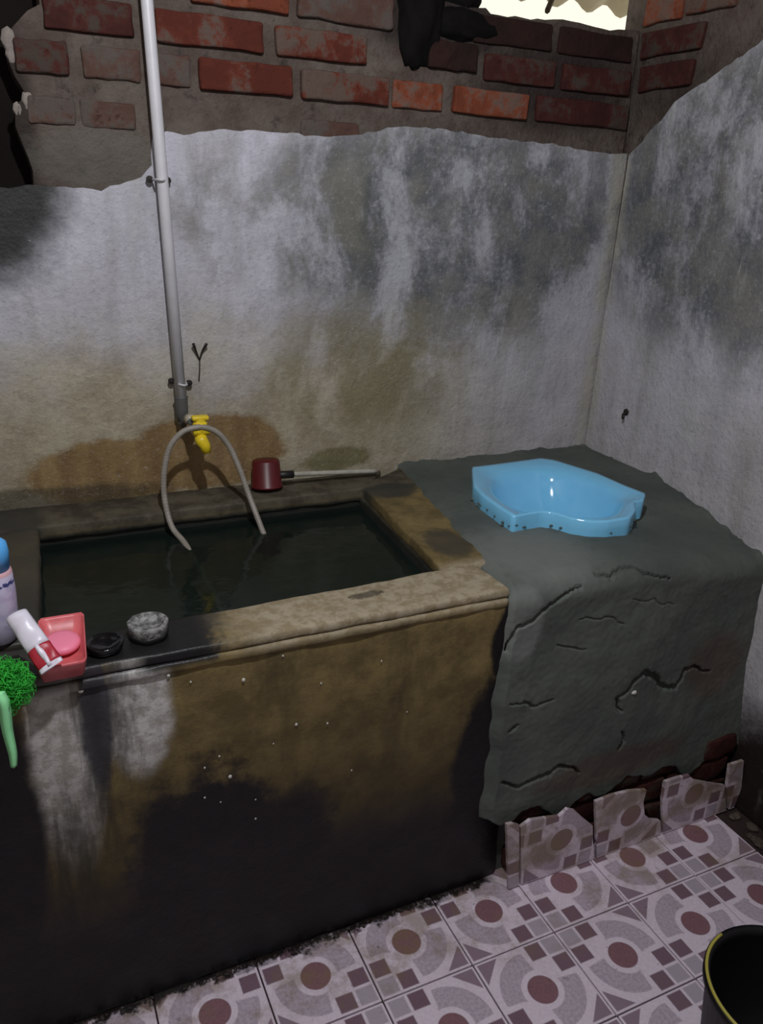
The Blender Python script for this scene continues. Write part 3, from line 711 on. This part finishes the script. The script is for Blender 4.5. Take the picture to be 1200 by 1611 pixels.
# two dishes
dg = empty('glass_dish', T3(234, 1000, .742)); tag(dg, 'round mottled grey dish near the middle of the front ledge', 'dish')
M_MOT = NB('mottled_grey', .35, .5); f1 = M_MOT.noise(70, 5, .7); M_MOT.color(M_MOT.mix(M_MOT.smooth(f1, .4, .6), c(84, 84, 82), c(150, 149, 146))); M_MOT.bump(f1, .004)
obj('bowl', *lathe([(.0001, .0), (.026, .0), (.030, .006), (.0325, .020), (.0325, .027), (.0285, .029), (.024, .021), (.012, .017), (.0001, .016)], 26, .08), M_MOT.mat, dg, True)
obj('foot', *lathe([(.027, -.001), (.0315, .001), (.0325, .008), (.029, .011)], 26, .05), plain('black_base', c(18, 16, 16), .4), dg, True)
db = empty('dark_dish', T3(166, 1024, .742)); tag(db, 'shiny black dish beside the red soap tray', 'dish')
M_BLK = plain('black_glass', c(20, 20, 22), .10, .6)
obj('bowl', *lathe([(.0001, .0), (.020, .0), (.027, .006), (.029, .015), (.0275, .018), (.023, .012), (.010, .007), (.0001, .0065)], 26, .06), M_BLK, db, True)
# red soap tray
M_TRAY = plain('red_plastic', c(222, 108, 112), .35, .5, nscale=60, var=.25); M_SOAP = plain('pink_soap', c(250, 140, 168), .45, .4)
zt_ = .775; A_, B_, C_, D_ = T3(60, 974, zt_), T3(132, 963, zt_), T3(137, 1040, zt_), T3(56, 1056, zt_)
tray = empty('soap_tray', ((A_+C_)/2).xy.to_3d()+Vector((0, 0, .744))); tag(tray, 'red rectangular plastic soap tray at the tub corner', 'soap tray')
def ring_tray():
    cen = (A_+B_+C_+D_)/4; lv = []
    for s, z in [(.80, .747), (.84, .745), (.985, .772), (1.0, .776), (.97, .777), (.93, .773), (.80, .753), (.30, .751)]:
        row = []
        for a, b in ((A_, B_), (B_, C_), (C_, D_), (D_, A_)):
            for t in np.linspace(.06, .94, 6):
                p = a.lerp(b, t); row.append((cen.x+(p.x-cen.x)*s, cen.y+(p.y-cen.y)*s, z))
        lv.append(row)
    n_ = len(lv[0]); V = [v for r in lv for v in r]; F = [(i*n_+k, i*n_+(k+1) % n_, (i+1)*n_+(k+1) % n_, (i+1)*n_+k) for i in range(len(lv)-1) for k in range(n_)]
    return V, F + [list(range(n_)), list(range((len(lv)-1)*n_, len(lv)*n_))]
lp(tray, 'dish', ring_tray(), M_TRAY)
fl = D_.lerp(C_, .5)
soap = obj('soap', *lathe([(.0001, .0), (.018, .0), (.0225, .004), (.0235, .009), (.0215, .014), (.014, .0165), (.0001, .017)], 26), M_SOAP, None, True)
soap.location = T3(97, 1010, .764)+Vector((0, 0, -.010)); soap.scale = (1.2, 1.4, 1); tag(soap, 'round pink bar of soap lying in the red tray', 'soap')
# tube lying from the bottle into the tray
ta, tb_ = T3(26, 968, .835), T3(82, 1050, .782); ax_ = (tb_-ta); L = ax_.length; ax_.normalize()
side = ax_.cross(Vector((-.3, -.5, .8))).normalized(); nrm = side.cross(ax_)
tube_o = empty('toothpaste_tube', tb_); tag(tube_o, 'white squeezed toothpaste tube with red print leaning into the soap tray', 'tube')
def slab(t0, t1, w0, w1, th0, th1, off=0., n_=10, s0=-1, s1=1):
    V = []; F = []
    for i in range(n_+1):
        t = i/n_; tt = t0+(t1-t0)*t; wd = w0+(w1-w0)*t; th = th0+(th1-th0)*t
        for k in range(12):
            a = 2*math.pi*k/12; cx_ = math.cos(a); cx_ = (s0+s1)/2+cx_*(s1-s0)/2
            V.append(ta+ax_*(L*tt)+side*(wd*cx_)+nrm*(th*math.sin(a)+off+.0016*math.sin(tt*19+k)))
    for i in range(n_):
        for k in range(12): F.append((i*12+k, i*12+(k+1) % 12, (i+1)*12+(k+1) % 12, (i+1)*12+k))
    return V, F+[list(range(12)), list(range(n_*12, n_*12+12))]
M_WHT = plain('white_tube', c(226, 220, 232), .35, .5, nscale=40, var=.08); M_REDP = plain('red_print', c(170, 34, 52), .4)
bd = lp(tube_o, 'body', slab(0, .62, .016, .0175, .012, .007), M_WHT)
lp(tube_o, 'red_band', slab(.62, .93, .0175, .018, .007, .003), M_REDP)
lp(tube_o, 'crimp', slab(.93, 1.0, .018, .018, .003, .0016), M_WHT)
lp(tube_o, 'white_stripe', slab(.60, .97, .005, .004, .0075, .0036, .0018, 6), M_WHT)
# bottle with blue cap
bb = T3(-2, 1003, .742); bt = empty('bottle', bb, (.10, .06, 0)); tag(bt, 'pale lavender bottle with a blue cap at the left edge', 'bottle')
M_LAV = NB('lavender_bottle', .35, .5); zc2 = M_LAV.sep()[2]
band = M_LAV.mul(M_LAV.smooth(zc2, .105, .108), M_LAV.smooth(zc2, .116, .113)); f2 = M_LAV.noise(45, 3, .6)
lc = M_LAV.mix(M_LAV.smooth(f2, .4, .6), c(188, 182, 212), c(206, 202, 228)); lc = M_LAV.mix(M_LAV.mul(band, M_LAV.smooth(M_LAV.noise(130, 2, .5), .45, .5)), lc, c(60, 66, 120))
lc = M_LAV.mix(M_LAV.smooth(zc2, .122, .126), lc, c(214, 170, 176)); M_LAV.color(lc)
obj('body', *lathe([(.0001, 0), (.026, 0), (.030, .005), (.031, .05), (.030, .09), (.0265, .125), (.022, .134), (.0001, .134)], 30), M_LAV.mat, bt, True)
obj('cap', *lathe([(.0001, .131), (.0235, .131), (.0235, .160), (.021, .174), (.014, .180), (.0001, .181)], 30), plain('sky_blue_cap', c(88, 170, 236), .35, .5), bt, True)
# green scrubber
gc = at(6, 1078, 1, -.786); gs = empty('bath_scrubber', gc); tag(gs, 'bright green net bath scrubber with a ribbon hanging off the tub', 'scrubber')
M_GRN = plain('green_net', c(64, 205, 70), .6, .3, nscale=60, var=.5); M_GRB = plain('green_ribbon', c(165, 250, 180), .5, .3, nscale=20, var=.2)
pf = []
for i in range(900):
    d = Vector((random.gauss(0, 1), random.gauss(0, .75), random.gauss(0, 1))).normalized(); e = d.orthogonal().normalized()
    e = Matrix.Rotation(random.random()*6.28, 3, d) @ e; r1 = random.uniform(.018, .046)
    pts = [gc+d*.006, gc+d*r1*.6+e*.008, gc+d*r1+e*.003, gc+d*r1*.8-e*.010]
    pf.append(tube(spline(pts, 2), .00055, 3, False))
lp(gs, 'net_puff', join(*pf), M_GRN)
rb = spline([gc+Vector((-.008, -.035, .012)), at(6, 1110, 1, -.825), at(12, 1150, 1, -.825), at(20, 1185, 1, -.825), at(22, 1206, 1, -.825)], 6)
V = []; F = []
for i, q in enumerate(rb):
    t = i/(len(rb)-1); wd = .010*(1-.55*t)
    V += [q+Vector((-wd, 0, 0)), q+Vector((0, -.004, 0)), q+Vector((wd, .001, 0)), q+Vector((0, .002, 0))]
for i in range(len(rb)-1):
    for k in range(4): F.append((i*4+k, i*4+(k+1) % 4, i*4+4+(k+1) % 4, i*4+4+k))
F += [[0, 1, 2, 3], [len(V)-4, len(V)-3, len(V)-2, len(V)-1]]
lp(gs, 'ribbon', (V, F), M_GRB)

# ------------------------------------------------------------------ black bucket on the floor
bk = empty('bucket', (-.54, -1.33, 0)); tag(bk, 'black plastic bucket with a yellow handle on the tiles', 'bucket')
M_BB = plain('black_plastic', c(16, 13, 16), .5, .3, nscale=20)
obj('body', *lathe([(.0001, .0), (.096, .0), (.100, .004), (.124, .235), (.131, .238), (.131, .250), (.121, .250), (.118, .236), (.096, .010), (.0001, .008)], 48), M_BB, bk, True)
hpts = [Vector((.1265*math.cos(a), .1265*math.sin(a), .2525)) for a in np.linspace(math.radians(98), math.radians(222), 40)]
obj('handle', *tube(hpts, .0028, 8), plain('yellow_handle', c(170, 160, 70), .45), bk, True)

# ------------------------------------------------------------------ window gap: black bundle, roof sheet outside
ct = at(672, 20, 1, -.02); bn = empty('black_bundle', ct); tag(bn, 'black sooty bundle stuffed beside the bright gap under the roof', 'bundle')
M_BUN = plain('sooty_cloth', c(17, 14, 15), .9, .15, nscale=20, var=.5)
def lumpball(cen, rad, seed):
    bm = bmesh.new(); bmesh.ops.create_icosphere(bm, subdivisions=4, radius=1)
    V = [Vector(cen)+Vector([v.co[i]*rad[i] for i in range(3)])*(1+.18*mn.noise(v.co*2.2+Vector((seed, 0, 0)))+.08*mn.noise(v.co*6+Vector((seed, 0, 0)))) for v in bm.verts]
    F = [[v.index for v in f.verts] for f in bm.faces]; bm.free(); return V, F
lp(bn, 'cloth', lumpball((ct.x-.005, .02, ct.z+.02), (.060, .05, .135), 1.), M_BUN)
c2 = at(752, 38, 1, 0); lp(bn, 'fold', lumpball((c2.x-.03, .03, c2.z-.005), (.10, .045, .040), 4.), M_BUN)
c3 = at(732, -2, 1, 0); lp(bn, 'knot', lumpball((c3.x, .04, c3.z+.012), (.058, .035, .05), 7.), M_BUN)
# corrugated roof sheet outside
M_ROOF = plain('weathered_roof_sheet', c(150, 140, 118), .7, .3, nscale=6)
ra = at(890, 4, 1, 1.0); NR = 140; V = []; F = []
for i in range(NR+1):
    x = -1.4+3.2*i/NR; cz = .018*math.sin(x*2*math.pi/.076*.5)
    V += [(x, 1.0, ra.z+cz), (x, .16, ra.z+.35+cz)]
for i in range(NR): F.append((2*i, 2*i+2, 2*i+3, 2*i+1))
o = obj('roof_sheet', V, F, M_ROOF, None, True); md = o.modifiers.new('thick', 'SOLIDIFY'); md.thickness = .004
tag(o, 'corrugated roof edge in the bright gap above the brick wall', 'roof sheet')
a, b = at(862, 14, 1, .35), at(880, -30, 1, .75)
o = obj('roof_batten', *tube([a+(a-b)*.06, a, b, b+(b-a)*1.0], lambda t: .008, 6), M_WOOD); tag(o, 'thin slanting batten in the bright gap under the roof', 'batten')
